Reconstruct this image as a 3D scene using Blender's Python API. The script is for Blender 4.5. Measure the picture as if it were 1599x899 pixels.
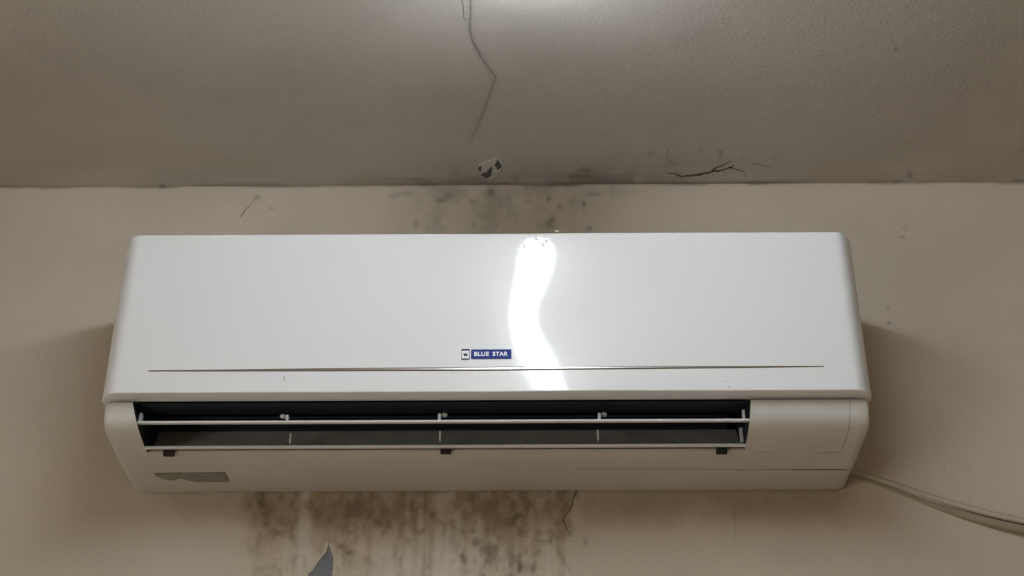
import bpy, bmesh, math, random
import numpy as np
from mathutils import Vector, Matrix

# ------------------------------------------------------------------ clear
for o in list(bpy.data.objects):
    bpy.data.objects.remove(o)
S = bpy.context.scene
COL = S.collection

# ------------------------------------------------------------------ camera
IMG_W, IMG_H = 1599, 899
FPX = 2297.84
PITCH, YAW, ROLL = 0.5364, -0.0085, -0.0003
CAM = np.array([0.0519, -2.0326, 1.55])
fwd = np.array([math.sin(YAW)*math.cos(PITCH), math.cos(YAW)*math.cos(PITCH), math.sin(PITCH)])
rgt0 = np.array([math.cos(YAW), -math.sin(YAW), 0.0])
up0 = np.cross(rgt0, fwd)
rgt = rgt0*math.cos(ROLL) + up0*math.sin(ROLL)
upv = -rgt0*math.sin(ROLL) + up0*math.cos(ROLL)
cd = bpy.data.cameras.new('camera')
cam = bpy.data.objects.new('camera', cd)
COL.objects.link(cam)
cd.sensor_fit = 'HORIZONTAL'
cd.sensor_width = 36.0
cd.lens = 36.0*FPX/IMG_W
cd.clip_start = 0.02
M = Matrix.Identity(4)
for i in range(3):
    M[i][0] = rgt[i]; M[i][1] = upv[i]; M[i][2] = -fwd[i]; M[i][3] = CAM[i]
cam.matrix_world = M
S.camera = cam

# ------------------------------------------------------------------ world, exposure
w = bpy.data.worlds.new('world'); S.world = w
w.use_nodes = True
w.node_tree.nodes['Background'].inputs[0].default_value = (1.0, 0.965, 0.91, 1)   # pale overcast daylight outside the added window
w.node_tree.nodes['Background'].inputs[1].default_value = 6.8
S.view_settings.view_transform = 'Standard'
S.view_settings.look = 'None'
S.view_settings.gamma = 1.0
S.view_settings.use_curve_mapping = False
S.view_settings.exposure = 0.12
LAMP_STRENGTH = 29.5
LAMP_COLOR = (0.82, 0.912, 1.0)

# ------------------------------------------------------------------ main dimensions (metres)
ZCEIL = CAM[2] + 1.4096          # ceiling height
ZB = CAM[2] + 0.9147             # lower edge of the front panel
PH = 0.2608                      # panel height
PW = 1.08                        # panel width
PD = 0.215                       # panel front, distance from wall
ROOM_X0, ROOM_X1, ROOM_Y = -1.75, 2.2, -3.3

def ray(px, py):
    return fwd*FPX + rgt*(px-(IMG_W/2)) - upv*(py-(IMG_H/2))
def on_y(px, py, y):             # photo point -> point on the vertical plane at y
    d = ray(px, py); t = (y-CAM[1])/d[1]
    return CAM + t*d
def on_wall(px, py): return on_y(px, py, 0.0)
def on_ceil(px, py):
    d = ray(px, py); t = (ZCEIL-CAM[2])/d[2]
    return CAM + t*d
def to_px(P):                    # array of points -> photo points
    d = P-CAM; z = d@fwd
    return IMG_W/2+FPX*(d@rgt)/z, IMG_H/2-FPX*(d@upv)/z

# ------------------------------------------------------------------ helpers
def link(name, me, mat=None, parent=None, smooth=False):
    o = bpy.data.objects.new(name, me); COL.objects.link(o)
    if mat is not None:
        me.materials.append(mat)
    if smooth:
        me.polygons.foreach_set('use_smooth', [True]*len(me.polygons))
    if parent is not None:
        o.parent = parent
        o.matrix_parent_inverse = Matrix.Translation(-Vector(parent_loc(parent)))
    return o
def parent_loc(p):
    v = Vector(p.location)
    while p.parent is not None:
        # children are built in world coordinates: their own location is zero
        p = p.parent
        v = Vector((0, 0, 0))
    return v
def mesh(name, verts, faces):
    me = bpy.data.meshes.new(name); me.from_pydata([tuple(map(float, v)) for v in verts], [], faces); me.update()
    return me
def from_bm(name, bm):
    bmesh.ops.recalc_face_normals(bm, faces=bm.faces)
    me = bpy.data.meshes.new(name); bm.to_mesh(me); bm.free(); return me
def tag(o, label, cat, group=None):
    o['label'] = label; o['category'] = cat
    if group: o['group'] = group
def struct(o): o['kind'] = 'structure'; return o
def box_bm(bm, a, b, bevel=0.0):
    vs = [bm.verts.new((x, y, z)) for x in (a[0], b[0]) for y in (a[1], b[1]) for z in (a[2], b[2])]
    fs = [(0,1,3,2),(4,6,7,5),(0,4,5,1),(2,3,7,6),(0,2,6,4),(1,5,7,3)]
    f = [bm.faces.new([vs[i] for i in q]) for q in fs]
    if bevel:
        es = list({e for q in f for e in q.edges})
        bmesh.ops.bevel(bm, geom=es, offset=bevel, segments=3, affect='EDGES', profile=0.5)
def box(name, a, b, mat, parent=None, bevel=0.0):
    bm = bmesh.new(); box_bm(bm, a, b, bevel)
    return link(name, from_bm(name, bm), mat, parent)
def smoothstep(a, b, x):
    t = np.clip((x-a)/(b-a), 0, 1); return t*t*(3-2*t)
_rng = np.random.RandomState(7)
_tab = _rng.rand(256, 256)
def vnoise(x, y):
    xi = np.floor(x).astype(int); yi = np.floor(y).astype(int)
    fx = x-xi; fy = y-yi
    fx = fx*fx*(3-2*fx); fy = fy*fy*(3-2*fy)
    a = _tab[xi % 256, yi % 256]; b = _tab[(xi+1) % 256, yi % 256]
    c = _tab[xi % 256, (yi+1) % 256]; d = _tab[(xi+1) % 256, (yi+1) % 256]
    return (a*(1-fx)+b*fx)*(1-fy)+(c*(1-fx)+d*fx)*fy
def fbm(x, y, o=4):
    s = 0; a = 0.5; t = 0
    for k in range(o):
        s = s+a*vnoise(x*2**k+17*k, y*2**k+31*k); t += a; a *= 0.5
    return s/t

# ------------------------------------------------------------------ materials
def new_mat(name):
    m = bpy.data.materials.new(name); m.use_nodes = True
    return m, m.node_tree.nodes, m.node_tree.links, m.node_tree.nodes['Principled BSDF']
def plain(name, col, rough=0.5, metal=0.0, spec=0.5, bump=0.0, bscale=200, var=0.0, vscale=6.0):
    m, N, L, B = new_mat(name)
    B.inputs['Base Color'].default_value = (*col, 1)
    B.inputs['Roughness'].default_value = rough
    B.inputs['Metallic'].default_value = metal
    B.inputs['Specular IOR Level'].default_value = spec
    tc = N.new('ShaderNodeTexCoord')
    if var:
        n = N.new('ShaderNodeTexNoise'); n.inputs['Scale'].default_value = vscale; n.inputs['Detail'].default_value = 6
        L.new(tc.outputs['Object'], n.inputs['Vector'])
        r = N.new('ShaderNodeMapRange'); r.inputs['From Min'].default_value = 0.3; r.inputs['From Max'].default_value = 0.7
        r.inputs['To Min'].default_value = 1-var; r.inputs['To Max'].default_value = 1+var
        L.new(n.outputs['Fac'], r.inputs['Value'])
        mx = N.new('ShaderNodeVectorMath'); mx.operation = 'SCALE'
        mx.inputs[0].default_value = col; L.new(r.outputs[0], mx.inputs['Scale'])
        L.new(mx.outputs[0], B.inputs['Base Color'])
    if bump:
        n2 = N.new('ShaderNodeTexNoise'); n2.inputs['Scale'].default_value = bscale; n2.inputs['Detail'].default_value = 4
        L.new(tc.outputs['Object'], n2.inputs['Vector'])
        b = N.new('ShaderNodeBump'); b.inputs['Strength'].default_value = bump; b.inputs['Distance'].default_value = 0.001
        L.new(n2.outputs['Fac'], b.inputs['Height']); L.new(b.outputs[0], B.inputs['Normal'])
    return m
def plaster(name, col, brown, grey, pale, bump=0.35):
    """old distemper paint: cloudy tone, roller stipple, stain masks from the mesh"""
    m, N, L, B = new_mat(name)
    B.inputs['Roughness'].default_value = 0.75
    B.inputs['Specular IOR Level'].default_value = 0.25
    tc = N.new('ShaderNodeTexCoord')
    n = N.new('ShaderNodeTexNoise'); n.inputs['Scale'].default_value = 5; n.inputs['Detail'].default_value = 8; n.inputs['Roughness'].default_value = 0.6
    L.new(tc.outputs['Object'], n.inputs['Vector'])
    r = N.new('ShaderNodeMapRange'); r.inputs['From Min'].default_value = 0.3; r.inputs['From Max'].default_value = 0.7
    r.inputs['To Min'].default_value = 0.93; r.inputs['To Max'].default_value = 1.07
    L.new(n.outputs['Fac'], r.inputs['Value'])
    g = N.new('ShaderNodeTexNoise'); g.inputs['Scale'].default_value = 260; g.inputs['Detail'].default_value = 3
    L.new(tc.outputs['Object'], g.inputs['Vector'])
    r2 = N.new('ShaderNodeMapRange'); r2.inputs['From Min'].default_value = 0.3; r2.inputs['From Max'].default_value = 0.7
    r2.inputs['To Min'].default_value = 0.955; r2.inputs['To Max'].default_value = 1.045
    L.new(g.outputs['Fac'], r2.inputs['Value'])
    mu = N.new('ShaderNodeMath'); mu.operation = 'MULTIPLY'
    L.new(r.outputs[0], mu.inputs[0]); L.new(r2.outputs[0], mu.inputs[1])
    sc = N.new('ShaderNodeVectorMath'); sc.operation = 'SCALE'; sc.inputs[0].default_value = col
    L.new(mu.outputs[0], sc.inputs['Scale'])
    at = N.new('ShaderNodeAttribute'); at.attribute_name = 'stain_shade'
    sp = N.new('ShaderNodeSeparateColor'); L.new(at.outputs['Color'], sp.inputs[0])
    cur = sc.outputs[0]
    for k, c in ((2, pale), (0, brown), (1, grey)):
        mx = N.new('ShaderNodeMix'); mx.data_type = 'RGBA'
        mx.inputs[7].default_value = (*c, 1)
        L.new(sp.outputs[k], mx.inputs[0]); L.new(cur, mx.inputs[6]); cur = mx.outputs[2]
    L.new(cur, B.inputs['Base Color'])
    n2 = N.new('ShaderNodeTexNoise'); n2.inputs['Scale'].default_value = 170; n2.inputs['Detail'].default_value = 3
    L.new(tc.outputs['Object'], n2.inputs['Vector'])
    n3 = N.new('ShaderNodeTexNoise'); n3.inputs['Scale'].default_value = 22; n3.inputs['Detail'].default_value = 3
    L.new(tc.outputs['Object'], n3.inputs['Vector'])
    ad = N.new('ShaderNodeMath'); ad.operation = 'MULTIPLY_ADD'; ad.inputs[1].default_value = 1.5
    L.new(n3.outputs['Fac'], ad.inputs[0]); L.new(n2.outputs['Fac'], ad.inputs[2])
    b = N.new('ShaderNodeBump'); b.inputs['Strength'].default_value = bump; b.inputs['Distance'].default_value = 0.0012
    L.new(ad.outputs[0], b.inputs['Height']); L.new(b.outputs[0], B.inputs['Normal'])
    return m

M_WALL = plaster('wall_paint', (0.52, 0.445, 0.35), (0.25, 0.172, 0.09), (0.13, 0.105, 0.075), (0.60, 0.555, 0.48))
M_CEIL = plaster('ceiling_paint', (0.475, 0.44, 0.395), (0.33, 0.26, 0.17), (0.18, 0.155, 0.13), (0.58, 0.545, 0.49))
M_FLOOR = plain('floor_tile', (0.56, 0.44, 0.29), 0.4, var=0.1)
M_CRACK = plain('crack_dark', (0.085, 0.07, 0.055), 0.9)
M_CRACK2 = plain('crack_faint', (0.27, 0.25, 0.225), 0.9)
M_CEMENT = plain('bare_cement', (0.17, 0.18, 0.185), 0.9, var=0.25, vscale=60, bump=0.8, bscale=180)
M_CEMENT_D = plain('bare_cement_dark', (0.10, 0.097, 0.088), 0.9, var=0.2, vscale=90)
M_FLAKE = plain('lifted_paint', (0.52, 0.49, 0.44), 0.8, var=0.06, vscale=60)
M_BODY = plain('casing_plastic', (0.57, 0.545, 0.495), 0.38, var=0.05, vscale=9)
M_DARK = plain('blower_dark', (0.012, 0.015, 0.022), 0.6)
M_GUIDE = plain('guide_plastic', (0.46, 0.44, 0.40), 0.6, var=0.15, vscale=30)
M_LOUV = plain('louver_plastic', (0.84, 0.82, 0.79), 0.35)
M_PIN = plain('pin_plastic', (0.55, 0.55, 0.54), 0.5)
M_SEAM = plain('seam_dark', (0.10, 0.085, 0.06), 0.9)
M_SEAM2 = plain('seam_faint', (0.34, 0.32, 0.28), 0.9)
M_SLOT = plain('slot_dark', (0.015, 0.012, 0.01), 0.9)
M_CHROME = plain('chrome_trim', (0.50, 0.49, 0.49), 0.2, metal=1.0)
M_BLUE = plain('badge_blue', (0.022, 0.045, 0.22), 0.6, spec=0.15)
M_WHITE = plain('badge_white', (0.80, 0.81, 0.83), 0.4)
M_NAVY = plain('badge_navy', (0.02, 0.025, 0.08), 0.6, spec=0.15)
M_CABLE = plain('cable_cream', (0.30, 0.25, 0.175), 0.16)
M_CABLE2 = plain('cable_grey', (0.46, 0.40, 0.31), 0.6)
M_METAL = plain('lamp_housing', (0.75, 0.76, 0.78), 0.4)

def panel_material():
    m, N, L, B = new_mat('glossy_white_panel')
    B.inputs['Base Color'].default_value = (0.755, 0.75, 0.745, 1)
    B.inputs['Roughness'].default_value = 0.07
    B.inputs['IOR'].default_value = 1.52
    tc = N.new('ShaderNodeTexCoord')
    sx = N.new('ShaderNodeSeparateXYZ'); L.new(tc.outputs['Object'], sx.inputs[0])
    # dried drip specks gathered along the top edge
    top = N.new('ShaderNodeMapRange'); top.inputs['From Min'].default_value = ZB+PH-0.045; top.inputs['From Max'].default_value = ZB+PH-0.008
    L.new(sx.outputs[2], top.inputs['Value'])
    n = N.new('ShaderNodeTexNoise'); n.inputs['Scale'].default_value = 190; n.inputs['Detail'].default_value = 3
    L.new(tc.outputs['Object'], n.inputs['Vector'])
    mp = N.new('ShaderNodeMapRange'); mp.inputs['From Min'].default_value = 0.52; mp.inputs['From Max'].default_value = 0.60
    L.new(n.outputs['Fac'], mp.inputs['Value'])
    mu = N.new('ShaderNodeMath'); mu.operation = 'MULTIPLY'
    L.new(top.outputs[0], mu.inputs[0]); L.new(mp.outputs[0], mu.inputs[1])
    # sparse single specks over the whole face
    v = N.new('ShaderNodeTexVoronoi'); v.inputs['Scale'].default_value = 24
    L.new(tc.outputs['Object'], v.inputs['Vector'])
    vm = N.new('ShaderNodeMapRange'); vm.inputs['From Min'].default_value = 0.045; vm.inputs['From Max'].default_value = 0.02
    L.new(v.outputs['Distance'], vm.inputs['Value'])
    vm2 = N.new('ShaderNodeMath'); vm2.operation = 'MULTIPLY'; vm2.inputs[1].default_value = 0.25
    L.new(vm.outputs[0], vm2.inputs[0])
    mxx = N.new('ShaderNodeMath'); mxx.operation = 'MAXIMUM'
    L.new(mu.outputs[0], mxx.inputs[0]); L.new(vm2.outputs[0], mxx.inputs[1])
    mx = N.new('ShaderNodeMix'); mx.data_type = 'RGBA'
    mx.inputs[6].default_value = (0.755, 0.75, 0.745, 1); mx.inputs[7].default_value = (0.725, 0.715, 0.70, 1)
    L.new(mxx.outputs[0], mx.inputs[0]); L.new(mx.outputs[2], B.inputs['Base Color'])
    rr = N.new('ShaderNodeMapRange'); rr.inputs['To Min'].default_value = 0.07; rr.inputs['To Max'].default_value = 0.6
    sl = N.new('ShaderNodeMapRange'); sl.inputs['To Min'].default_value = 0.5; sl.inputs['To Max'].default_value = 0.02
    L.new(mxx.outputs[0], sl.inputs['Value']); L.new(sl.outputs[0], B.inputs['Specular IOR Level'])
    L.new(mxx.outputs[0], rr.inputs['Value']); L.new(rr.outputs[0], B.inputs['Roughness'])
    return m
M_PANEL = panel_material()

def sticker_material():
    m, N, L, B = new_mat('sticker_print')
    B.inputs['Roughness'].default_value = 0.55
    tc = N.new('ShaderNodeTexCoord')
    mp = N.new('ShaderNodeMapping'); mp.inputs['Scale'].default_value = (90, 330, 60)
    L.new(tc.outputs['Object'], mp.inputs[0])
    n = N.new('ShaderNodeTexNoise'); n.inputs['Scale'].default_value = 1.0; n.inputs['Detail'].default_value = 4
    L.new(mp.outputs[0], n.inputs['Vector'])
    cr = N.new('ShaderNodeValToRGB')
    cr.color_ramp.elements[0].position = 0.40; cr.color_ramp.elements[0].color = (0.19, 0.18, 0.155, 1)
    cr.color_ramp.elements[1].position = 0.68; cr.color_ramp.elements[1].color = (0.34, 0.32, 0.275, 1)
    L.new(n.outputs['Fac'], cr.inputs[0]); L.new(cr.outputs[0], B.inputs['Base Color'])
    return m
M_STICK = sticker_material()

# ------------------------------------------------------------------ the room shell
def axis(lo, f0, f1, hi, fine, coarse):
    a = list(np.arange(lo, f0-1e-6, coarse)) + list(np.arange(f0, f1, fine)) + list(np.linspace(f1, hi, max(2, int(abs(hi-f1)/coarse)+1)))
    return np.array(sorted(set(np.round(a, 5))))
def grid_mesh(name, P, nu, nv, stain_shade):
    me = bpy.data.meshes.new(name)
    n = nu*nv
    idx = np.arange(n).reshape(nu, nv)
    q = np.stack([idx[:-1, :-1], idx[1:, :-1], idx[1:, 1:], idx[:-1, 1:]], -1).reshape(-1, 4)
    me.vertices.add(n); me.vertices.foreach_set('co', P.astype(np.float32).ravel())
    me.loops.add(q.size); me.loops.foreach_set('vertex_index', q.astype(np.int32).ravel())
    me.polygons.add(len(q)); me.polygons.foreach_set('loop_start', (np.arange(len(q))*4).astype(np.int32))
    me.update(calc_edges=True)
    ca = me.color_attributes.new('stain_shade', 'FLOAT_COLOR', 'POINT')
    rgba = np.ones((n, 4), np.float32); rgba[:, :3] = np.clip(stain_shade, 0, 1)
    ca.data.foreach_set('color', rgba.ravel())
    me.validate()
    return me
def spot(px, py, x, y, rx, ry, wob=0):
    return np.exp(-(((px-x)/rx)**2+((py-y)/ry)**2))
FINE = 0.0028

# wall behind the unit -------------------------------------------------
xs = axis(ROOM_X0, -1.0, 1.05, ROOM_X1, FINE, 0.15)
zs = axis(0.0, ZCEIL-0.80, ZCEIL, ZCEIL, FINE, 0.2)
X, Z = np.meshgrid(xs, zs, indexing='ij')
P = np.stack([X.ravel(), np.zeros(X.size), Z.ravel()], 1)
px, py = to_px(P); x = P[:, 0]; z = P[:, 2]
near = (np.abs(x) < 1.2) & (z > ZCEIL-0.9)
streak = fbm(x*75, z*5, 3); blob = fbm(x*26+3+0.8*fbm(x*60, z*60+3, 2), z*22+0.8*fbm(x*60+8, z*60, 2), 5); fine = fbm(x*110, z*70, 3)
edge = (fbm(z*20+5, x*0+1.5, 3)-0.5)*70
band = smoothstep(372, 420, px+edge)*(1-smoothstep(870, 905, px+edge*0.5))
fall = 1-smoothstep(800, 872, py+(blob-0.5)*90)
patch = smoothstep(0.30, 0.74, 0.5*streak+0.3*blob+0.2*fine)
patch2 = smoothstep(0.46, 0.62, 0.4*blob+0.25*fine+0.35*streak)
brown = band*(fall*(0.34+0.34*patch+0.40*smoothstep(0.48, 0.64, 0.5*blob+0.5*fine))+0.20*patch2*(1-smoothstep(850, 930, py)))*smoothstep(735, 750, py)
brown += 0.42*smoothstep(880, 930, px)*(1-smoothstep(1290, 1360, px))*(1-smoothstep(775, 835, py+(blob-0.5)*30))*smoothstep(735, 750, py)  # yellow dirt plus the unit's shadow tone, both put into the wall colour
brown += 0.25*smoothstep(215, 290, px)*(1-smoothstep(372, 440, px))*(1-smoothstep(775, 825, py+(blob-0.5)*30))*smoothstep(735, 750, py)  # left part of the strip: dirt and painted shadow tone together
brown += 0.25*spot(px, py, 1145, 775, 26, 14)*patch
spots = 0*x
for sx, sy, rx, ry, a in ((409, 797, 4.5, 13, .8), (407, 778, 9, 10, .4), (425, 790, 14, 22, .35), (556, 757, 34, 5, .7), (570, 790, 34, 22, .35),
                          (590, 812, 7, 9, .5), (605, 800, 6, 12, .5), (498, 812, 8, 9, .45), (540, 828, 12, 8, .45), (457, 835, 4, 10, .45),
                          (643, 782, 3, 18, .5), (665, 790, 3, 16, .4), (700, 800, 4, 8, .5), (740, 795, 3, 12, .45), (739, 783, 3, 6, .4),
                          (812, 788, 5, 6, .55), (823, 795, 4, 9, .5), (806, 806, 16, 5, .55), (800, 815, 8, 6, .5), (795, 775, 26, 20, .25),
                          (858, 782, 4, 14, .45), (885, 770, 14, 22, .35), (897, 772, 4, 11, .55), (883, 792, 7, 9, .4), (660, 765, 30, 10, .4),
                          (545, 862, 5, 3, .5), (567, 872, 4, 4, .45), (533, 852, 6, 4, .4)):
    brown = brown + a*spot(px, py, sx, sy, rx, ry)*(0.45+1.0*fine)
    spots = spots + a*spot(px, py, sx, sy, rx, ry)*smoothstep(0.3, 0.6, fine)
contact_line = smoothstep(751, 756, py)*(1-smoothstep(757, 766, py+(fine-.5)*8))*smoothstep(380, 460, px)*(1-smoothstep(1280, 1330, px))  # uneven darker line along the unit's lower edge
brown += 0.8*contact_line*(0.2+blob)
grey = 0*x
grey += 0.8*np.clip(spots, 0, 1)+0.5*contact_line*smoothstep(0.4, 0.65, blob)
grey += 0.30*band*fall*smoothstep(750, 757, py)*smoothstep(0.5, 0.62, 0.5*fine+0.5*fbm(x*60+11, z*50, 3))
low = smoothstep(690, 730, px+edge)*(1-smoothstep(850, 885, px))*smoothstep(815, 850, py)
grey += 0.45*low*smoothstep(0.47, 0.66, 0.45*blob+0.35*fine+0.2*streak)
grey += 0.22*band*smoothstep(845, 870, py)*smoothstep(0.52, 0.68, 0.5*streak+0.5*fine)
topm = smoothstep(575, 640, px+edge)*(1-smoothstep(900, 990, px+edge))*smoothstep(285, 292, py)*(1-smoothstep(352, 380, py))
b3 = fbm(x*34+9, z*34+4, 4)
grey += topm*(0.14+0.24*smoothstep(0.42, 0.72, b3))
for sx, sy, rx, ry, a in ((690, 313, 7, 3, .55), (700, 305, 9, 6, .3), (635, 302, 14, 4, .35), (615, 306, 8, 4, .3), (857, 311, 3, 3, .6), (874, 323, 4, 4, .5),
                          (912, 318, 2.2, 4, .75), (862, 343, 5, 4, .45), (858, 352, 5, 5, .35), (920, 356, 6, 3, .5), (737, 314, 5, 3, .4), (766, 300, 6, 6, .4),
                          (925, 303, 12, 4, .4), (650, 350, 4, 7, .3), (740, 350, 3, 4, .3), (1386, 482, 2.2, 2, .7), (1388, 504, 3.5, 2, .7), (1412, 355, 2.5, 2, .55),
                          (1411, 370, 4, 1.6, .5), (254, 291, 3.5, 3, 1.), (90, 291, 3, 2, .5), (1475, 732, 2.5, 2, .5), (402, 308, 7, 4, .4), (424, 325, 3, 3, .45),
                          (739, 829, 6, 3, .6), (770, 852, 6, 4, .4), (800, 850, 5, 30, .35), (820, 886, 16, 9, .4), (742, 875, 4, 6, .45), (722, 868, 4, 8, .35),
                          (914, 845, 4, 7, .45), (850, 846, 10, 4, .35), (584, 880, 3, 6, .35), (730, 891, 10, 6, .3), (672, 880, 2.5, 18, .3)):
    grey = grey + a*spot(px, py, sx, sy, rx, ry)*(0.6+0.8*fine)
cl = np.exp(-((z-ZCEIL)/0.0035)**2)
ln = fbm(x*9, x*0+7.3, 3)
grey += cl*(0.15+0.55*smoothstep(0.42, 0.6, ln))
brown *= 1-0.75*np.clip(spot(px, py, 476, 790, 10, 60)+spot(px, py, 474, 860, 13, 50), 0, 1)
pale = 0.75*spot(px, py, 474, 860, 13, 70)*(0.4+streak) + 0.6*spot(px, py, 476, 775, 9, 35)*streak
pale += 0.55*smoothstep(600, 640, px)*(1-smoothstep(760, 800, px))*smoothstep(0.48, 0.66, fbm(x*150+5, z*6, 2))*smoothstep(755, 775, py)
brown *= 1-0.5*np.clip(pale, 0, 1)*smoothstep(590, 620, px)
pale += 0.5*band*smoothstep(0.52, 0.66, 1-streak)*smoothstep(835, 870, py) + 0.35*spot(px, py, 806, 315, 22, 14)
pale += 0.3*spot(px, py, 300, 870, 90, 60) + 0.3*spot(px, py, 640, 885, 40, 25)
brown = 1-np.exp(-1.9*brown*(0.75+0.5*fine))
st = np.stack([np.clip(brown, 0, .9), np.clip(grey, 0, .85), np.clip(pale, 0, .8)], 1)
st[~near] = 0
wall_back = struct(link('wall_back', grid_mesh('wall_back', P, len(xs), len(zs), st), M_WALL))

# ceiling -------------------------------------------------------------------
ys = axis(ROOM_Y, -0.80, 0.0, 0.0, FINE, 0.2)
X, Y = np.meshgrid(xs, ys, indexing='ij')
P = np.stack([X.ravel(), Y.ravel(), np.full(X.size, ZCEIL)], 1)
px, py = to_px(P); x = P[:, 0]; y = P[:, 1]
lc = 0*x
for (ax, ay), (bx, by_) in zip([(736, -8), (734, 45), (748, 82), (774, 121), (761, 158), (744, 200)], [(734, 45), (748, 82), (774, 121), (761, 158), (744, 200), (733, 222)]):
    tt = np.clip(((px-ax)*(bx-ax)+(py-ay)*(by_-ay))/((bx-ax)**2+(by_-ay)**2), 0, 1)
    lc = np.maximum(lc, np.exp(-((px-ax-tt*(bx-ax))**2+(py-ay-tt*(by_-ay))**2)/30.0))
blob = fbm(x*24+40, y*24, 4); fine = fbm(x*100, y*60+9, 3); b2 = fbm(x*5+2, y*9, 3)
brown = 0.30*(1-smoothstep(0.0, 0.16, -y))*smoothstep(0.35, 0.62, b2)
grey = 0.22*lc+0.42*smoothstep(560, 720, px)*(1-smoothstep(1010, 1130, px))*(1-smoothstep(0.02, 0.10, -y+(blob-0.5)*0.06))*(0.4+0.8*smoothstep(0.42, .65, blob))
for sx, sy, rx, ry, a in ((640, 280, 40, 4, .35), (900, 275, 40, 5, .35), (930, 285, 30, 4, .4), (915, 265, 8, 3, .5), (895, 276, 6, 4, .4), (800, 288, 50, 2.5, .4),
                          (1095, 235, 5, 4, .35), (1125, 238, 4, 6, .35), (1016, 240, 5, 4, .35), (1046, 253, 6, 7, .25), (1100, 255, 60, 12, .14), (1180, 285, 50, 3, .35),
                          (1399, 77, 2.2, 3, .9), (1421, 273, 4, 6, .55), (1400, 283, 8, 2, .7), (1590, 282, 7, 2, .6), (254, 290, 4, 2.5, .9), (1210, 247, 6, 3, .25)):
    grey = grey + a*spot(px, py, sx, sy, rx, ry)*(0.6+0.8*fine)
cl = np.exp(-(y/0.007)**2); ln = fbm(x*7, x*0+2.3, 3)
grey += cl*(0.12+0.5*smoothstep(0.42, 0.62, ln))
pale = 0.35*(1-smoothstep(200, 250, px+(blob-.5)*40))*smoothstep(258, 264, py) + 0.16*smoothstep(1180, 1230, px)*smoothstep(252, 260, py-(px-1200)*-0.004)
pale += 0.5*spot(px, py, 770, 258, 18, 14) + 0.5*spot(px, py, 665, 233, 12, 3)
st = np.stack([np.clip(brown, 0, .8), np.clip(grey, 0, .85), np.clip(pale, 0, .7)], 1)
far = (np.abs(x) > 1.3) | (y < -0.9); st[far] = 0
ceiling = struct(link('ceiling', grid_mesh('ceiling', P[:, :], len(xs), len(ys), st), M_CEIL))

def quad(name, vs, mat): return struct(link(name, mesh(name, vs, [(0, 1, 2, 3)]), mat))
quad('floor', [(ROOM_X0, ROOM_Y, 0), (ROOM_X1, ROOM_Y, 0), (ROOM_X1, 0, 0), (ROOM_X0, 0, 0)], M_FLOOR)
WY0, WY1, WZ0, WZ1 = -2.5, -1.3, 0.95, 2.05      # opening in the left wall for an unseen window, added for its daylight
vs = []; fs = []
for (ya, yb, za, zb) in ((ROOM_Y, WY0, 0, ZCEIL), (WY1, 0, 0, ZCEIL), (WY0, WY1, 0, WZ0), (WY0, WY1, WZ1, ZCEIL)):
    i = len(vs); vs += [(ROOM_X0, ya, za), (ROOM_X0, yb, za), (ROOM_X0, yb, zb), (ROOM_X0, ya, zb)]; fs.append((i, i+1, i+2, i+3))
for (ya, za, yb, zb) in ((WY0, WZ0, WY1, WZ0), (WY1, WZ0, WY1, WZ1), (WY1, WZ1, WY0, WZ1), (WY0, WZ1, WY0, WZ0)):   # reveals
    i = len(vs); vs += [(ROOM_X0, ya, za), (ROOM_X0, yb, zb), (ROOM_X0-0.12, yb, zb), (ROOM_X0-0.12, ya, za)]; fs.append((i, i+1, i+2, i+3))
struct(link('wall_left', mesh('wall_left', vs, fs), M_WALL))
win = struct(bpy.data.objects.new('added_window', None)); COL.objects.link(win); win.location = (ROOM_X0-0.06, (WY0+WY1)/2, WZ0)
bpy.context.view_layer.update()
bm = bmesh.new(); fx0, fx1 = ROOM_X0-0.08, ROOM_X0-0.04
for a, b in (((fx0, WY0, WZ0), (fx1, WY1, WZ0+0.05)), ((fx0, WY0, WZ1-0.05), (fx1, WY1, WZ1)), ((fx0, WY0, WZ0+0.05), (fx1, WY0+0.05, WZ1-0.05)),
             ((fx0, WY1-0.05, WZ0+0.05), (fx1, WY1, WZ1-0.05)), ((fx0, (WY0+WY1)/2-0.025, WZ0+0.05), (fx1, (WY0+WY1)/2+0.025, WZ1-0.05))):
    box_bm(bm, a, b)
link('window_frame', from_bm('window_frame', bm), M_METAL, win)
mg, N, L, B = new_mat('window_glass')
tr = N.new('ShaderNodeBsdfTransparent'); gl = N.new('ShaderNodeBsdfGlossy'); gl.inputs['Roughness'].default_value = 0.02
mxs = N.new('ShaderNodeMixShader'); mxs.inputs[0].default_value = 0.06
L.new(tr.outputs[0], mxs.inputs[1]); L.new(gl.outputs[0], mxs.inputs[2]); L.new(mxs.outputs[0], N['Material Output'].inputs['Surface'])
for ya, yb in ((WY0+0.05, (WY0+WY1)/2-0.025), ((WY0+WY1)/2+0.025, WY1-0.05)):
    box('pane', (ROOM_X0-0.062, ya, WZ0+0.05), (ROOM_X0-0.058, yb, WZ1-0.05), mg, win)
pl = bpy.data.lights.new('window_portal', 'AREA'); pl.shape = 'RECTANGLE'; pl.size = WZ1-WZ0; pl.size_y = WY1-WY0; pl.cycles.is_portal = True
po = bpy.data.objects.new('window_portal', pl); COL.objects.link(po)
po.location = (ROOM_X0-0.10, (WY0+WY1)/2, (WZ0+WZ1)/2); po.rotation_euler = (0, -math.pi/2, 0)
quad('wall_right', [(ROOM_X1, 0, 0), (ROOM_X1, ROOM_Y, 0), (ROOM_X1, ROOM_Y, ZCEIL), (ROOM_X1, 0, ZCEIL)], M_WALL)
quad('wall_front', [(ROOM_X1, ROOM_Y, 0), (ROOM_X0, ROOM_Y, 0), (ROOM_X0, ROOM_Y, ZCEIL), (ROOM_X1, ROOM_Y, ZCEIL)], M_WALL)

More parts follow.
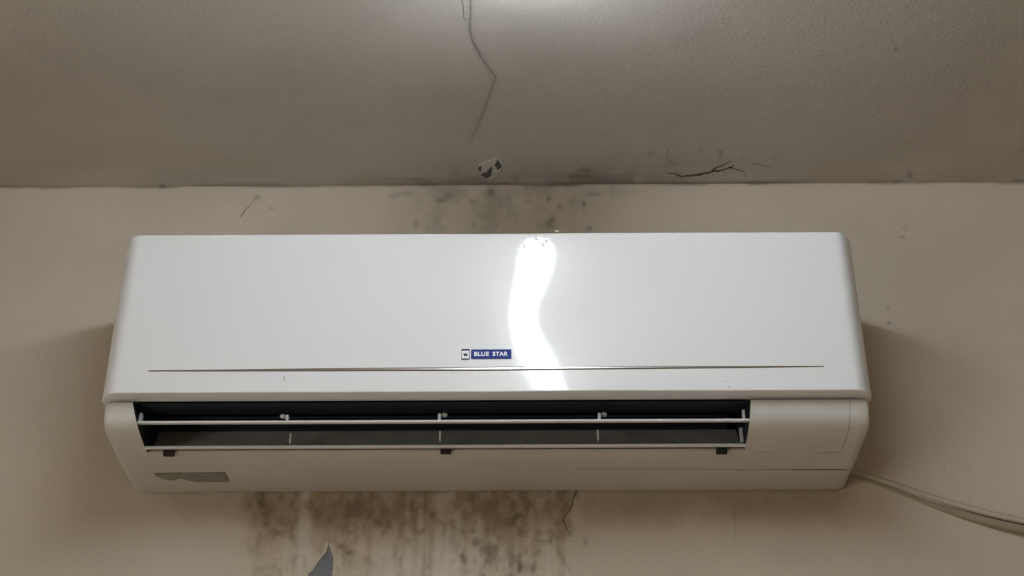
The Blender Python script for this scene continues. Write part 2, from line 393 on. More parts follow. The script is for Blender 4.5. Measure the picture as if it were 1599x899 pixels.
# ------------------------------------------------------------------ cracks and peeled paint (parts of wall and ceiling)
rnd = random.Random(3)
def crack(pts, w0, w1, surf, parent, mat, jit=0.8, wmid=None):
    """thin jagged ribbon lying on the surface; pts in photo points, widths in photo px"""
    fine_pts = []
    for (a, b) in zip(pts[:-1], pts[1:]):
        n = max(2, int(math.hypot(b[0]-a[0], b[1]-a[1])/4))
        for k in range(n):
            t = k/n
            fine_pts.append((a[0]+(b[0]-a[0])*t+rnd.uniform(-jit, jit), a[1]+(b[1]-a[1])*t+rnd.uniform(-jit, jit)))
    fine_pts.append(pts[-1])
    f = on_wall if surf == 'wall' else on_ceil
    nrm = np.array([0, -1, 0]) if surf == 'wall' else np.array([0, 0, -1])
    vs, fs = [], []
    m = len(fine_pts)
    for k, p in enumerate(fine_pts):
        a = fine_pts[max(0, k-1)]; b = fine_pts[min(m-1, k+1)]
        dx, dy = b[0]-a[0], b[1]-a[1]; l = math.hypot(dx, dy) or 1
        t = k/(m-1)
        wd = (w0+(w1-w0)*t) if wmid is None else (w0+(wmid-w0)*2*t if t < .5 else wmid+(w1-wmid)*(2*t-1))
        wd *= rnd.uniform(0.7, 1.25)*0.5
        for s in (-1, 1):
            vs.append(f(p[0]-dy/l*wd*s, p[1]+dx/l*wd*s)+nrm*0.0005)
        if k: fs.append((2*k-2, 2*k-1, 2*k+1, 2*k))
    return link('crack', mesh('crack', vs, fs), mat, parent)
CR = [
    ([(736, -8), (735, 18), (734, 45), (737, 62), (748, 82), (760, 102), (774, 121)], 1.6, 2.2, 'ceil', M_CRACK2, None),
    ([(774, 121), (767, 138), (761, 158), (752, 182), (744, 200), (733, 222)], 1.3, .6, 'ceil', M_CRACK2, None),
    ([(719, -6), (724, 7), (724, 26), (728, 32)], 1.6, 1.0, 'ceil', M_CRACK2, None),
    ([(1040, 271), (1053, 270), (1063, 275), (1078, 274), (1098, 271), (1112, 267), (1126, 266), (1142, 261)], 1.0, 1.4, 'ceil', M_CRACK, 3.6),
    ([(1110, 266), (1122, 260), (1134, 255), (1142, 251)], 1.8, 1.0, 'ceil', M_CRACK, None),
    ([(1142, 261), (1152, 265), (1163, 269), (1166, 275)], 1.6, .6, 'ceil', M_CRACK, None),
    ([(1140, 262), (1146, 257)], 3.2, .8, 'ceil', M_CRACK, None),
    ([(1120, 254), (1126, 245), (1126, 234)], .8, 1.4, 'ceil', M_CRACK2, None),
    ([(1040, 242), (1042, 238), (1045, 231), (1052, 225)], 1.4, .5, 'ceil', M_CRACK2, None),
    ([(1040, 243), (1046, 253), (1049, 258), (1060, 257)], 1.2, .8, 'ceil', M_CRACK2, None),
    ([(1155, 248), (1170, 248)], 1.2, .6, 'ceil', M_CRACK2, None),
    ([(1176, 254), (1192, 258), (1205, 260)], 1.4, 1.0, 'ceil', M_CRACK2, None),
    ([(1128, 266), (1134, 273)], 1.2, .5, 'ceil', M_CRACK2, None),
    ([(375, 339), (381, 331), (390, 321)], 1.4, 1.2, 'wall', M_CRACK, None),
    ([(390, 321), (398, 312), (405, 306)], 1.0, 1.0, 'wall', M_CRACK2, None),
    ([(904, 757), (899, 768), (895, 778), (893, 790), (886, 801), (879, 808)], 3.0, .8, 'wall', M_CRACK, 1.6),
    ([(879, 810), (882, 818), (886, 828), (891, 838)], 2.6, .6, 'wall', M_CRACK, None),
    ([(880, 873), (886, 884), (891, 894)], 1.2, .8, 'wall', M_CRACK2, None),
    ([(1145, 790), (1148, 820), (1146, 850)], .7, .4, 'wall', M_CRACK2, None),
]
for pts, w0, w1, sf, mt, wm in CR:
    crack(pts, w0, w1, sf, wall_back if sf == 'wall' else ceiling, mt, wmid=wm)

def poly_patch(name, pts, surf, off, mat, parent, thick=0.0, sub=2, jit=0.0):
    """irregular patch on the surface: outline in photo points, subdivided and roughened"""
    out = []
    n = len(pts)
    for k in range(n):
        a, b = pts[k], pts[(k+1) % n]
        for j in range(sub):
            t = j/sub
            out.append((a[0]+(b[0]-a[0])*t+rnd.uniform(-jit, jit), a[1]+(b[1]-a[1])*t+rnd.uniform(-jit, jit)))
    f = on_wall if surf == 'wall' else on_ceil
    nrm = np.array([0, -1, 0]) if surf == 'wall' else np.array([0, 0, -1])
    bm = bmesh.new()
    top = [bm.verts.new(f(*p)+nrm*(off+thick)) for p in out]
    bm.faces.new(top)
    if thick:
        bot = [bm.verts.new(f(*p)+nrm*0.00005) for p in out]
        for k in range(len(out)):
            bm.faces.new((top[k], top[(k+1) % len(out)], bot[(k+1) % len(out)], bot[k]))
    bmesh.ops.triangulate(bm, faces=[q for q in bm.faces if len(q.verts) > 4])
    return link(name, from_bm(name, bm), mat, parent)
# wall: bare cement showing through a leaf-shaped hole in the paint
leaf = [(513, 849), (517, 862), (521, 872), (520, 884), (518, 896), (516, 912), (484, 914), (481, 899), (486, 893), (494, 883), (499, 874), (506, 866), (511, 860)]
poly_patch('peeled_patch', leaf, 'wall', 0.0004, M_CEMENT, wall_back, sub=3, jit=0.7)
def rim(pts, w, h, mat, parent, surf='wall'):
    """raised, chipped edge of the paint film along an open line of photo points"""
    f = on_wall if surf == 'wall' else on_ceil
    nrm = np.array([0, -1, 0]) if surf == 'wall' else np.array([0, 0, -1])
    vs, fs = [], []
    for k, (p, q) in enumerate(pts):
        a = rnd.uniform(.7, 1.3)
        vs += [f(*p), f(*p)+nrm*h*a, f(p[0]+(q[0])*w*a, p[1]+(q[1])*w*a)+nrm*0.0002]
        if k:
            i = 3*k
            fs += [(i-3, i, i+1, i-2), (i-2, i+1, i+2, i-1)]
    return link('paint_edge', mesh('paint_edge', vs, fs), mat, parent)
rim([((513, 849), (-.6, -.8)), ((510, 861), (-.8, -.6)), ((505, 867), (-.7, -.7)), ((498, 875), (-.8, -.5)), ((493, 884), (-.8, -.5)), ((486, 893), (-.8, -.6)), ((480, 896), (-.8, -.5))],
    5, 0.0012, M_WALL, wall_back)
rim([((513, 849), (.8, -.6)), ((517, 861), (.9, -.3)), ((521, 871), (1, -.1)), ((520.5, 884), (1, .1)), ((518.5, 898), (1, .1))], 6, 0.0012, M_WALL, wall_back)
crack([(498, 874), (493, 884), (489, 889)], 1.2, 1.6, 'wall', wall_back, M_CRACK, jit=.3)
crack([(487, 893), (481, 895)], 1.5, 1.5, 'wall', wall_back, M_CRACK, jit=.3)
# ceiling: lifted paint flake with three dark gaps
poly_patch('lifted_paint', [(747, 258), (756, 252), (768, 249), (776, 244), (782, 246), (786, 255), (782, 266), (775, 275), (766, 279), (756, 277), (750, 268)], 'ceil', 0.0, M_FLAKE, ceiling, thick=0.0012, sub=3, jit=.8)
def gap(pts): return poly_patch('bare_gap', pts, 'ceil', 0.0016, M_CEMENT_D, ceiling, sub=2, jit=.3)
gap([(748, 259), (751, 258), (752, 263), (750, 267), (747, 263)])
gap([(751, 271), (755, 268), (760, 268), (764, 262), (767, 259), (769, 260), (768, 266), (767, 273), (762, 277), (757, 277)])
gap([(777, 248), (779, 252), (783, 257), (783, 260), (779, 261), (778, 264), (776, 263), (775, 259), (772, 258), (775, 252)])

# ------------------------------------------------------------------ the air conditioner
ROOT = bpy.data.objects.new('air_conditioner', None); COL.objects.link(ROOT)
ROOT.location = (0, -0.003, ZB-0.058); ROOT.empty_display_size = 0.1
bpy.context.view_layer.update()
tag(ROOT, 'glossy white wall-mounted split air conditioner with two open louvers above a stained wall', 'air conditioner')

# casing: lower front profile (y, z relative to the panel's lower edge)
LOW = [(-0.1935, -0.0035), (-0.1945, -0.012), (-0.193, -0.024), (-0.1885, -0.033), (-0.181, -0.0405), (-0.170, -0.0465), (-0.155, -0.051), (-0.134, -0.0548), (-0.105, -0.0572), (-0.07, -0.058), (-0.03, -0.058), (-0.003, -0.0575)]
def dense(p, n):
    o = []
    for a, b in zip(p[:-1], p[1:]):
        for k in range(n): o.append((a[0]+(b[0]-a[0])*k/n, a[1]+(b[1]-a[1])*k/n))
    return o+[p[-1]]
def chaikin(p, it=2):
    for _ in range(it):
        q = [p[0]]
        for a, b in zip(p[:-1], p[1:]):
            q += [(a[0]*.75+b[0]*.25, a[1]*.75+b[1]*.25), (a[0]*.25+b[0]*.75, a[1]*.25+b[1]*.75)]
        p = q+[p[-1]]
    return p
LOWS = chaikin(LOW, 2)
HWB = 0.5305
OXL, OXR = -0.493, 0.368           # opening, left and right at its top
LIP = min(LOWS, key=lambda q: abs(q[0]+0.134))     # lower lip of the opening
FULL = LOWS+[(-0.003, PH-0.006), (-0.165, PH-0.006), (-0.165, -0.0035)]
def inset(poly, d):
    c = []
    n = len(poly)
    area = sum(poly[k][0]*poly[(k+1) % n][1]-poly[(k+1) % n][0]*poly[k][1] for k in range(n))
    sg = 1 if area > 0 else -1
    for k in range(n):
        a, b, e = poly[k-1], poly[k], poly[(k+1) % n]
        def nr(u, v):
            dx, dy = v[0]-u[0], v[1]-u[1]; l = math.hypot(dx, dy) or 1e-9
            return (-dy/l*sg, dx/l*sg)
        n1, n2 = nr(a, b), nr(b, e)
        mx_, my_ = n1[0]+n2[0], n1[1]+n2[1]; l = math.hypot(mx_, my_) or 1e-9
        c.append((b[0]+mx_/l*d, b[1]+my_/l*d))
    return c
def loft(bm, sections, closed_ends=(True, True)):
    rings = [[bm.verts.new((xx, yy, ZB+zz)) for yy, zz in prof] for xx, prof in sections]
    m = len(rings[0])
    for a, b in zip(rings[:-1], rings[1:]):
        for k in range(m):
            bm.faces.new((a[k], a[(k+1) % m], b[(k+1) % m], b[k]))
    if closed_ends[0]: bm.faces.new(rings[0])
    if closed_ends[1]: bm.faces.new(list(reversed(rings[-1])))
def end_sections(x_out, sgn, r=0.017):
    s = []
    for k in range(9):
        a = math.pi/2*k/8
        big, small = inset(FULL, r*(1-math.sin(a))), inset(FULL, 0.004*(1-math.sin(a)))
        # only the lower rim is generously rounded; the part under the panel keeps its size
        prof = []
        for q0, q1 in zip(big, small):
            t = min(1.0, max(0.0, (-0.038-q1[1])/0.017)); t = t*t*(3-2*t)
            prof.append((q1[0]+(q0[0]-q1[0])*t if q1[0] < -0.02 else q1[0], q1[1]+(q0[1]-q1[1])*t))
        s.append((x_out-sgn*r*(1-math.cos(a)), prof))
    return s
def inner_x(side, zz):              # the opening's sides lean inwards towards the lower lip
    t = min(1, max(0, -zz/0.055))
    return OXL+0.015*t if side < 0 else OXR-0.006*t
bm = bmesh.new()
loft(bm, end_sections(-HWB, -1)+[(OXL, FULL)])
loft(bm, end_sections(HWB, 1)+[(OXR, FULL)])
# leaning cheeks of the opening
for side, ox in ((-1, OXL), (1, OXR)):
    prof = [q for q in LOWS if q[0] <= LIP[0]+1e-6]
    a = [bm.verts.new((ox, yy, ZB+zz)) for yy, zz in prof]
    b = [bm.verts.new((inner_x(side, zz), yy, ZB+zz)) for yy, zz in prof]
    for k in range(len(prof)-1):
        bm.faces.new((a[k], a[k+1], b[k+1], b[k]))
# middle: underside behind the lip, back and top
LOWM = [LIP]+[q for q in LOWS if q[0] > LIP[0]+1e-6]
midp = [(LIP[0]+0.0015, LIP[1]+0.004)]+LOWM+[(-0.003, PH-0.006), (-0.165, PH-0.006), (-0.165, 0.075), (-0.012, 0.07), (-0.012, -0.045)]
loft(bm, [(OXL+0.0001, midp), (OXR-0.0001, midp)])
casing = link('casing', from_bm('casing', bm), M_BODY, ROOT)
for p_ in casing.data.polygons: p_.use_smooth = True
casing.data.set_sharp_from_angle(angle=math.radians(35))

# dark outlet throat behind the louvers
thr = [(-0.189, -0.003), (-0.150, -0.001), (-0.150, 0.060), (-0.050, 0.066), (-0.030, 0.03), (-0.034, -0.012), (-0.078, 0.004)]
bm = bmesh.new()
a = [bm.verts.new((OXL+0.0006, yy, ZB+zz)) for yy, zz in thr]
b = [bm.verts.new((OXR-0.0006, yy, ZB+zz)) for yy, zz in thr]
for k in range(len(thr)-1): bm.faces.new((a[k], a[k+1], b[k+1], b[k]))
bm.faces.new(a); bm.faces.new(b)
for side in (-1, 1):                # dark cheeks at both ends of the throat
    prof = [q for q in LOWS if q[0] <= LIP[0]+1e-6]
    c0 = [bm.verts.new((inner_x(side, zz)+side*0.0002, yy+0.0015, ZB+zz+0.001)) for yy, zz in prof]
    c1 = [bm.verts.new((inner_x(side, zz)+side*0.0002, -0.07, ZB+zz+0.05)) for yy, zz in prof]
    for k in range(len(prof)-1): bm.faces.new((c0[k], c0[k+1], c1[k+1], c1[k]))
link('air_outlet', from_bm('air_outlet', bm), M_DARK, ROOT)
# sloping guide plate that leads the air down to the lip
gp = chaikin([(-0.1325, -0.0515), (-0.115, -0.038), (-0.095, -0.017), (-0.077, 0.006)], 2)
bm = bmesh.new()
a = [bm.verts.new((OXL+0.012, yy, ZB+zz)) for yy, zz in gp]
b = [bm.verts.new((OXR-0.006, yy, ZB+zz)) for yy, zz in gp]
for k in range(len(gp)-1): bm.faces.new((a[k], b[k], b[k+1], a[k+1]))
link('air_guide', from_bm('air_guide', bm), M_GUIDE, ROOT, smooth=True)
# blower wheel deep inside
bm = bmesh.new()
for k in range(26):
    an = 2*math.pi*k/26
    c0, s0 = math.cos(an), math.sin(an); c1, s1 = math.cos(an+0.12), math.sin(an+0.12)
    q = [(c0*.030, s0*.030), (c0*.021, s0*.021), (c1*.021, s1*.021), (c1*.030, s1*.030)]
    va = [bm.verts.new((OXL+0.02, -0.085+u, ZB+0.035+v)) for u, v in q]
    vb = [bm.verts.new((OXR-0.02, -0.085+u, ZB+0.035+v)) for u, v in q]
    for j in range(4): bm.faces.new((va[j], va[(j+1) % 4], vb[(j+1) % 4], vb[j]))
link('blower_wheel', from_bm('blower_wheel', bm), M_DARK, ROOT)

# front panel: one pressed sheet with rounded ends, slightly warped in the middle
XS_W = 0.085                        # where the panel buckles
WZ = [(0.0, -1.25), (0.055, -0.25), (0.105, 1.15), (0.125, 1.35), (0.145, 1.15), (0.20, -0.2), (0.225, -0.45), (0.27, -0.5)]
WARP = 0.020
def warp(xv, zr):
    a = np.interp(zr, [q[0] for q in WZ], [q[1] for q in WZ])
    # smooth the broken line
    a = sum(np.interp(zr+s, [q[0] for q in WZ], [q[1] for q in WZ]) for s in (-.012, -.008, -.004, 0, .004, .008, .012))/7
    d = (xv-XS_W)
    return WARP*a*d*np.exp(-(d/0.11)**2)
hw = PW/2; RE = 0.030; DE = 0.045; RC = 0.020; RB = 0.007
ends = [hw-RE*(1-math.sin(t)) for t in np.linspace(0, math.pi/2, 14)]
cols = sorted(set([round(-e, 6) for e in ends]+[round(e, 6) for e in ends]+[round(v, 6) for v in np.linspace(-hw+RE, hw-RE, 180)]))
rows = np.concatenate([[0, .05, .12, .3, .6], np.linspace(1, 99, 90), [99.4, 99.7, 99.88, 99.95, 100]])/100.0
def zlim(xv):
    d = abs(xv)-(hw-RC); top = PH-(RC-math.sqrt(max(0, RC*RC-d*d)) if d > 0 else 0)
    d = abs(xv)-(hw-RB); bot = (RB-math.sqrt(max(0, RB*RB-d*d)) if d > 0 else 0)
    return bot, top
def panel_y(xv, zr):
    e = max(0.0, abs(xv)-(hw-RE))/RE
    yv = -PD+DE*(1-math.sqrt(max(0, 1-e*e)))
    b0, t0 = zlim(xv)
    for d, r in ((t0-zr, 0.004), (zr-b0, 0.0015)):
        if d < r: yv += r*(1-math.sqrt(max(0, 1-((r-d)/r)**2)))
    return yv+float(warp(xv, zr))
vs, fs = [], []
nr = len(rows)
for xv in cols:
    b0, t0 = zlim(xv)
    for rr in rows:
        zr = b0+(t0-b0)*rr
        vs.append((xv, panel_y(xv, zr), ZB+zr))
nc = len(cols)
for i in range(nc-1):
    for j in range(nr-1):
        fs.append((i*nr+j, (i+1)*nr+j, (i+1)*nr+j+1, i*nr+j+1))
loop = [i*nr for i in range(nc)]+[(nc-1)*nr+j for j in range(1, nr)]+[i*nr+nr-1 for i in range(nc-2, -1, -1)]+[j for j in range(nr-2, 0, -1)]
base = len(vs)
for k in loop:
    v = vs[k]
    low = (v[2]-ZB) < 0.012
    yb = -0.188 if low and abs(v[0]) < hw-0.02 else (-0.145 if not low else -0.160)
    sx = 0.997 if not low else 0.995
    vs.append((v[0]*sx, max(yb, v[1]+0.001), v[2]-(0.0 if low else 0.0)))
m = len(loop)
for k in range(m):
    fs.append((loop[(k+1) % m], loop[k], base+k, base+(k+1) % m))
panel = link('front_panel', mesh('front_panel', vs, fs), M_PANEL, ROOT, smooth=True)
panel.data.set_sharp_from_angle(angle=math.radians(50))

def on_panel(px_, py_, off=0.0):
    P_ = on_y(px_, py_, -PD)
    for _ in range(3):
        P_ = on_y(px_, py_, panel_y(P_[0], min(max(P_[2]-ZB, 0.004), PH-0.006))-off)
    return P_

# chrome trim line, a long lens-shaped bead
L0, L1 = on_panel(232, 579), on_panel(1287, 572)
bm = bmesh.new(); rings = []
nseg = 120
for k in range(nseg+1):
    t = k/nseg
    c = L0+(L1-L0)*t
    h = 0.0009+0.0024*(1-abs(2*t-1)**1.6)
    ring = []
    for q in range(7):
        a_ = -math.pi/2+math.pi*q/6
        zz = c[2]+h*math.sin(a_)
        ring.append(bm.verts.new((c[0], panel_y(c[0], zz-ZB)+0.0002-0.0012*math.cos(a_), zz)))
    rings.append(ring)
for a, b in zip(rings[:-1], rings[1:]):
    for q in range(6): bm.faces.new((a[q], b[q], b[q+1], a[q+1]))
o = link('trim_line', from_bm('trim_line', bm), M_CHROME, ROOT, smooth=True)
o['label'] = 'thin chrome trim line across the panel'

# badge: blue name plate and star tile
def plate(name, x0, y0, x1, y1, off, mat, parent, th=0.0008):
    a, b = on_panel(x0, y1), on_panel(x1, y0)
    y_ = panel_y((a[0]+b[0])/2, (a[2]+b[2])/2-ZB)
    bm_ = bmesh.new(); box_bm(bm_, (a[0], y_-off-th, a[2]), (b[0], y_-off+0.0006, b[2]))
    return link(name, from_bm(name, bm_), mat, parent), (a[0], y_-off-th, a[2], b[0], b[2])
badge, (bx0, by, bz0, bx1, bz1) = plate('name_plate', 735.5, 545.5, 798.5, 560.3, 0.0, M_BLUE, ROOT)
badge['label'] = 'small blue name plate with white lettering'
def text_mesh(body, x0, x1, zc, h, yv, mat, parent, bold=0.0):
    cu = bpy.data.curves.new('lettering', 'FONT'); cu.body = body
    cu.extrude = 0.01; cu.offset = bold; cu.space_character = 1.08
    t = bpy.data.objects.new('lettering', cu); COL.objects.link(t)
    bpy.context.view_layer.update()
    me = bpy.data.meshes.new_from_object(t.evaluated_get(bpy.context.evaluated_depsgraph_get()))
    bpy.data.objects.remove(t)
    co = np.array([v.co[:] for v in me.vertices])
    mn, mxv = co.min(0), co.max(0)
    for v in me.vertices:
        u = (v.co.x-mn[0])/(mxv[0]-mn[0]); q = (v.co.y-mn[1])/(mxv[1]-mn[1])
        v.co = (x0+(x1-x0)*u, yv-0.0004*(v.co.z > 0), zc-h/2+h*q)
    return link('lettering', me, mat, parent)
bw = bx1-bx0
zc_ = (bz0+bz1)/2
text_mesh('BLUE', bx0+bw*0.075, bx0+bw*0.445, zc_, (bz1-bz0)*0.46, by-0.0002, M_WHITE, badge, 0.03)
text_mesh('STAR', bx0+bw*0.535, bx0+bw*0.915, zc_, (bz1-bz0)*0.46, by-0.0002, M_WHITE, badge, 0.03)
tile, (tx0, ty, tz0, tx1, tz1) = plate('star_tile', 720.5, 545.0, 733.2, 561.3, 0.0, M_NAVY, ROOT)
tile['label'] = 'white tile with dark border and navy star'
def flat(name, pts, yv, mat, parent, th=0.0003):
    bm_ = bmesh.new()
    a_ = [bm_.verts.new((p[0], yv-th, p[1])) for p in pts]; b_ = [bm_.verts.new((p[0], yv, p[1])) for p in pts]
    bm_.faces.new(a_)
    for k in range(len(pts)): bm_.faces.new((a_[k], a_[(k+1) % len(pts)], b_[(k+1) % len(pts)], b_[k]))
    bmesh.ops.triangulate(bm_, faces=[f_ for f_ in bm_.faces if len(f_.verts) > 4])
    return link(name, from_bm(name, bm_), mat, parent)
tw, tht = tx1-tx0, tz1-tz0
flat('tile_face', [(tx0+tw*.07, tz0+tht*.07), (tx1-tw*.07, tz0+tht*.07), (tx1-tw*.07, tz1-tht*.16), (tx0+tw*.07, tz1-tht*.16)], ty, M_WHITE, tile)
cx_, cz_ = (tx0+tx1)/2, tz0+tht*.44
flat('star', [(cx_+math.sin(math.pi*k/5)*tw*(.30 if k % 2 == 0 else .13), cz_+math.cos(math.pi*k/5)*tw*(.30 if k % 2 == 0 else .13)) for k in range(10)], ty-0.0003, M_NAVY, tile)

# louvers: two long blades seen almost edge-on, with hanger pins
def on_plane_y(px_, py_, yv): return on_y(px_, py_, yv)
def louver(pl, pr, yv, depth, ang, pins):
    a, b = on_y(*pl, yv), on_y(*pr, yv)
    n = 10; th = 0.0060
    prof = []                      # blade section: rounded nose, thin tail (u along the blade, v across)
    for k in range(n+1):
        u = k/n; prof.append((u*depth, th/2*math.sqrt(max(0, min(1, u*8)))*(1-0.55*u)))
    prof2 = prof+[(u, -v) for u, v in reversed(prof[1:])]
    ca, sa = math.cos(ang), math.sin(ang)
    bm_ = bmesh.new(); rr_ = []
    for P_ in (a, b):
        rr_.append([bm_.verts.new((P_[0], P_[1]+u*ca-v*sa, P_[2]+u*sa+v*ca)) for u, v in prof2])
    m_ = len(prof2)
    for k in range(m_): bm_.faces.new((rr_[0][k], rr_[0][(k+1) % m_], rr_[1][(k+1) % m_], rr_[1][k]))
    bm_.faces.new(rr_[0]); bm_.faces.new(list(reversed(rr_[1])))
    lo = link('louver', from_bm('louver', bm_), M_LOUV, ROOT, smooth=True)
    lo.data.set_sharp_from_angle(angle=math.radians(50))
    for (pxx, ytop, ybot, wpx, knob) in pins:
        t = (pxx-pl[0])/(pr[0]-pl[0])
        base_ = a+(b-a)*t
        y2 = yv+0.010
        P1 = on_y(pxx, ytop, y2); P0 = on_y(pxx, ybot, y2)
        hwid = wpx*0.0009/2
        bm2 = bmesh.new(); box_bm(bm2, (P0[0]-hwid, y2-0.002, P0[2]), (P0[0]+hwid, y2+0.006, P1[2]), 0.0006)
        if knob:
            K = on_y(pxx+knob, ytop+2, y2+0.006)
            bmesh.ops.create_uvsphere(bm2, u_segments=10, v_segments=8, radius=0.0042, matrix=Matrix.Translation(Vector(K)) @ Matrix.Diagonal((1.1, 1, .8, 1)))
        link('louver_pin', from_bm('louver_pin', bm2), M_PIN, lo)
    return lo
louver((209, 660), (1171, 656), -0.187, 0.052, math.radians(25), [(219, 645, 658, 5, 0), (448, 648, 658, 4.5, -6), (686, 646, 657, 4.5, 8), (936, 645, 656, 4.5, 7), (1162, 640, 655, 4, 0)])
louver((221, 699), (1166, 695), -0.150, 0.050, math.radians(25), [(223, 674, 695, 6, 0), (453, 676, 692, 3.2, 0), (687, 673, 688, 3.2, 0), (934, 671, 687, 3.2, 0), (1159, 668, 690, 5, 0)])

# points on the lower casing
def on_body(px_, py_, off=0.0):
    d = ray(px_, py_)
    best = None
    for (a, b) in zip(LOWS[:-1], LOWS[1:]):
        ay, az = a[0], ZB+a[1]; ey, ez = b[0]-a[0], b[1]-a[1]
        # CAM + t d = a + s e  (in y, z)
        det = d[1]*(-ez)+ey*d[2]
        if abs(det) < 1e-12: continue
        ry, rz = ay-CAM[1], az-CAM[2]
        t = (ry*(-ez)+ey*rz)/det; s = (d[1]*rz-d[2]*ry)/det
        if -1e-6 <= s <= 1+1e-6 and (best is None or t < best[0]):
            l = math.hypot(ey, ez); best = (t, np.array([0, ez/l, -ey/l]))
    if best is None:
        return on_y(px_, py_, -0.01)
    nn = best[1]
    if nn@d > 0: nn = -nn
    return CAM+best[0]*d+nn*off
def body_ribbon(name, pts, wpx, mat, off=0.0003):
    vs_, fs_ = [], []
    fp = []
    for a, b in zip(pts[:-1], pts[1:]):
        n = max(2, int(math.hypot(b[0]-a[0], b[1]-a[1])/6))
        fp += [(a[0]+(b[0]-a[0])*k/n, a[1]+(b[1]-a[1])*k/n) for k in range(n)]
    fp.append(pts[-1])
    for k, p_ in enumerate(fp):
        a, b = fp[max(0, k-1)], fp[min(len(fp)-1, k+1)]
        dx, dy = b[0]-a[0], b[1]-a[1]; l = math.hypot(dx, dy) or 1
        for s in (-1, 1): vs_.append(on_body(p_[0]-dy/l*wpx/2*s, p_[1]+dx/l*wpx/2*s, off))
        if k: fs_.append((2*k-2, 2*k-1, 2*k+1, 2*k))
    return link(name, mesh(name, vs_, fs_), mat, ROOT)
body_ribbon('seam', [(1327, 624), (1327, 655), (1324, 675), (1319, 692), (1314, 705)], 1.3, M_SEAM2)
body_ribbon('seam', [(1314, 706), (1290, 706), (1278, 707)], 1.2, M_SEAM2)
body_ribbon('seam', [(1205, 706), (1178, 706)], 1.0, M_SEAM2)
body_ribbon('seam', [(1080, 732), (1160, 732.5), (1235, 732.5)], 1.0, M_SEAM2)
body_ribbon('seam', [(1235, 733), (1270, 733), (1322, 733)], 1.3, M_SEAM)
body_ribbon('seam', [(900, 732), (1080, 732)], .7, M_SEAM2)
# three clip slots in the outlet lip
for sx, sy in ((263.5, 706), (696, 702.5), (1127, 702.5)):
    P_ = on_y(sx, sy, LIP[0]-0.002)
    box('clip_slot', (P_[0]-0.0075, P_[1]-0.0025, P_[2]-0.0042), (P_[0]+0.0075, P_[1]+0.006, P_[2]+0.0042), M_SLOT, ROOT, 0.0006)
# torn information sticker
stk = [(240, 738), (262, 737.5), (290, 737.5), (320, 737), (351, 737), (355, 744), (359, 751.5), (340, 752), (306, 752), (292, 749), (283, 746.5), (270, 749.5), (256, 748), (246, 744)]
bm = bmesh.new()
bm.faces.new([bm.verts.new(on_body(p_[0], p_[1], 0.0006)) for p_ in stk])
bmesh.ops.triangulate(bm, faces=bm.faces[:])
o = link('sticker', from_bm('sticker', bm), M_STICK, ROOT); o['label'] = 'torn grey information sticker under the casing'
# rust-brown dirt marks on the edge above the outlet and two scuffs on the panel
def scuff(pts, mat, name='dirt_mark'):
    bm_ = bmesh.new()
    bm_.faces.new([bm_.verts.new(on_panel(p_[0], p_[1], 0.0004)) for p_ in pts])
    return link(name, from_bm(name, bm_), mat, ROOT)
M_SCUFF = plain('scuff', (0.50, 0.47, 0.42), 0.6)
scuff([(442, 588), (444, 587), (446, 592), (445, 596), (443, 594)], M_SCUFF)
scuff([(1132, 594), (1134, 593.5), (1135, 596), (1133, 596)], M_SCUFF)
scuff([(1137, 602), (1140, 603), (1141, 606), (1138, 605.5)], M_SCUFF)
scuff([(866, 359.5), (873, 359.5), (872, 362), (868, 362.4)], M_SCUFF)
scuff([(272, 364), (282, 364), (281, 365.8), (274, 366)], M_SCUFF)

# ------------------------------------------------------------------ cables along the wall
def cable(name, pts, r, mat, label, cat):
    """pts: photo x, y and how far the cable's axis stands off the wall"""
    P_ = [Vector(on_y(a, b, -h)) for a, b, h in pts]
    cu = bpy.data.curves.new(name, 'CURVE'); cu.dimensions = '3D'; cu.bevel_depth = r; cu.bevel_resolution = 5; cu.resolution_u = 8
    sp = cu.splines.new('NURBS'); sp.points.add(len(P_)-1)
    for q, v in zip(sp.points, P_): q.co = (*v, 1)
    sp.use_endpoint_u = True; sp.order_u = 4
    t = bpy.data.objects.new(name, cu); COL.objects.link(t)
    bpy.context.view_layer.update()
    me = bpy.data.meshes.new_from_object(t.evaluated_get(bpy.context.evaluated_depsgraph_get()))
    bpy.data.objects.remove(t)
    me.materials.clear()
    o_ = link(name, me, mat, None, smooth=True)
    tag(o_, label, cat)
    return o_
cable('cable', [(1318, 742, -.0057), (1335, 746, -.0056), (1360, 754, -.0055), (1393, 765, -.0053), (1425, 778.5, -.005), (1452, 788.5, -.0043), (1490, 800.5, -.002), (1530, 811.5, .002), (1570, 821, .005), (1620, 832, .0065), (1720, 850, .0065), (1850, 867, .0065)],
      0.0066, M_CABLE, 'cream cable with a glossy highlight, lower of two running right from the unit', 'cable')
cable('cable', [(1318, 732, -.003), (1350, 741, -.002), (1390, 755, -.002), (1430, 768.5, -.0015), (1470, 781.5, 0), (1510, 793, .0015), (1550, 804, .003), (1599, 815, .004), (1700, 833, .004), (1850, 854, .004)],
      0.0044, M_CABLE2, 'dull wall-coloured cable, upper of two running right from the unit', 'cable')

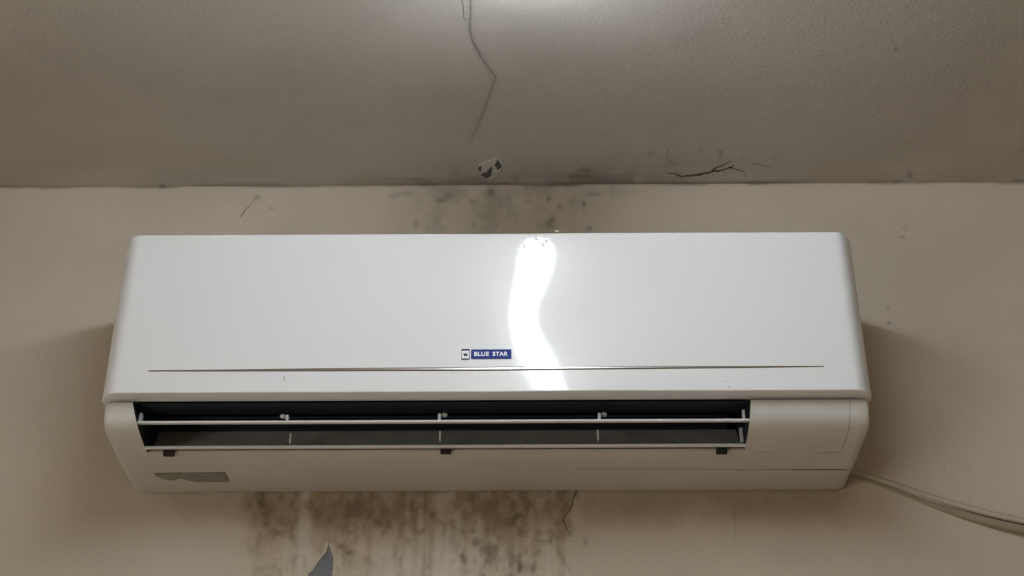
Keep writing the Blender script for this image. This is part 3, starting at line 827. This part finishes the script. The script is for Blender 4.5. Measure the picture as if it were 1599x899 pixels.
# ------------------------------------------------------------------ ceiling lamp (its near end is just above the frame)
LX, LY0, LY1 = 0.072, -0.538, -2.06
lamp = bpy.data.objects.new('tube_light', None); COL.objects.link(lamp)
lamp.location = (LX, (LY0+LY1)/2, ZCEIL); lamp.empty_display_size = 0.1
bpy.context.view_layer.update()
tag(lamp, 'glowing white tube light on the ceiling, cut off by the top edge', 'light')
LR, LZ = 0.031, ZCEIL-0.056        # opal tube: radius and axis height
box('housing', (LX-0.022, LY1+0.02, ZCEIL-0.024), (LX+0.022, LY0-0.03, ZCEIL-0.0005), M_METAL, lamp, 0.003)
m, N, L, B = new_mat('opal_diffuser')
B.inputs['Base Color'].default_value = (0.9, 0.9, 0.9, 1)
B.inputs['Emission Color'].default_value = (*LAMP_COLOR, 1)
B.inputs['Emission Strength'].default_value = LAMP_STRENGTH
bm = bmesh.new(); rr = []
prof = [(LY0-0.022+0.022*math.sin(t), LR*math.cos(t)) for t in np.linspace(math.pi/2*0.95, 0, 7)]+[(LY1+0.012, LR)]
for yy, ra in prof:
    rr.append([bm.verts.new((LX+ra*math.cos(a), yy, LZ+ra*math.sin(a))) for a in np.linspace(0, 2*math.pi, 25)[:-1]])
for a, b in zip(rr[:-1], rr[1:]):
    for k in range(24): bm.faces.new((a[k], a[(k+1) % 24], b[(k+1) % 24], b[k]))
bm.faces.new(rr[0])
link('diffuser', from_bm('diffuser', bm), m, lamp, smooth=True)
for yc in (LY0-0.10, LY1+0.10):
    bm = bmesh.new(); rr = []
    for yy in (yc-0.006, yc+0.006):
        rr.append([bm.verts.new((LX+0.0322*math.cos(a), yy, LZ+0.0322*math.sin(a))) for a in np.linspace(math.radians(20), math.radians(160), 12)])
    for k in range(11): bm.faces.new((rr[0][k], rr[0][k+1], rr[1][k+1], rr[1][k]))
    link('clip', from_bm('clip', bm), M_METAL, lamp)
for y0, y1 in ((LY1+0.014, LY1),):
    bm = bmesh.new(); rr = []
    for yy, ra in ((y0, 0.0325), (y0+(y1-y0)*0.7, 0.0325), (y1, 0.028)):
        rr.append([bm.verts.new((LX+ra*math.cos(a), yy, LZ+ra*math.sin(a))) for a in np.linspace(0, 2*math.pi, 25)[:-1]])
    for a, b in zip(rr[:-1], rr[1:]):
        for k in range(24): bm.faces.new((a[k], a[(k+1) % 24], b[(k+1) % 24], b[k]))
    bm.faces.new(rr[0]); bm.faces.new(rr[-1])
    link('end_cap', from_bm('end_cap', bm), M_METAL, lamp)
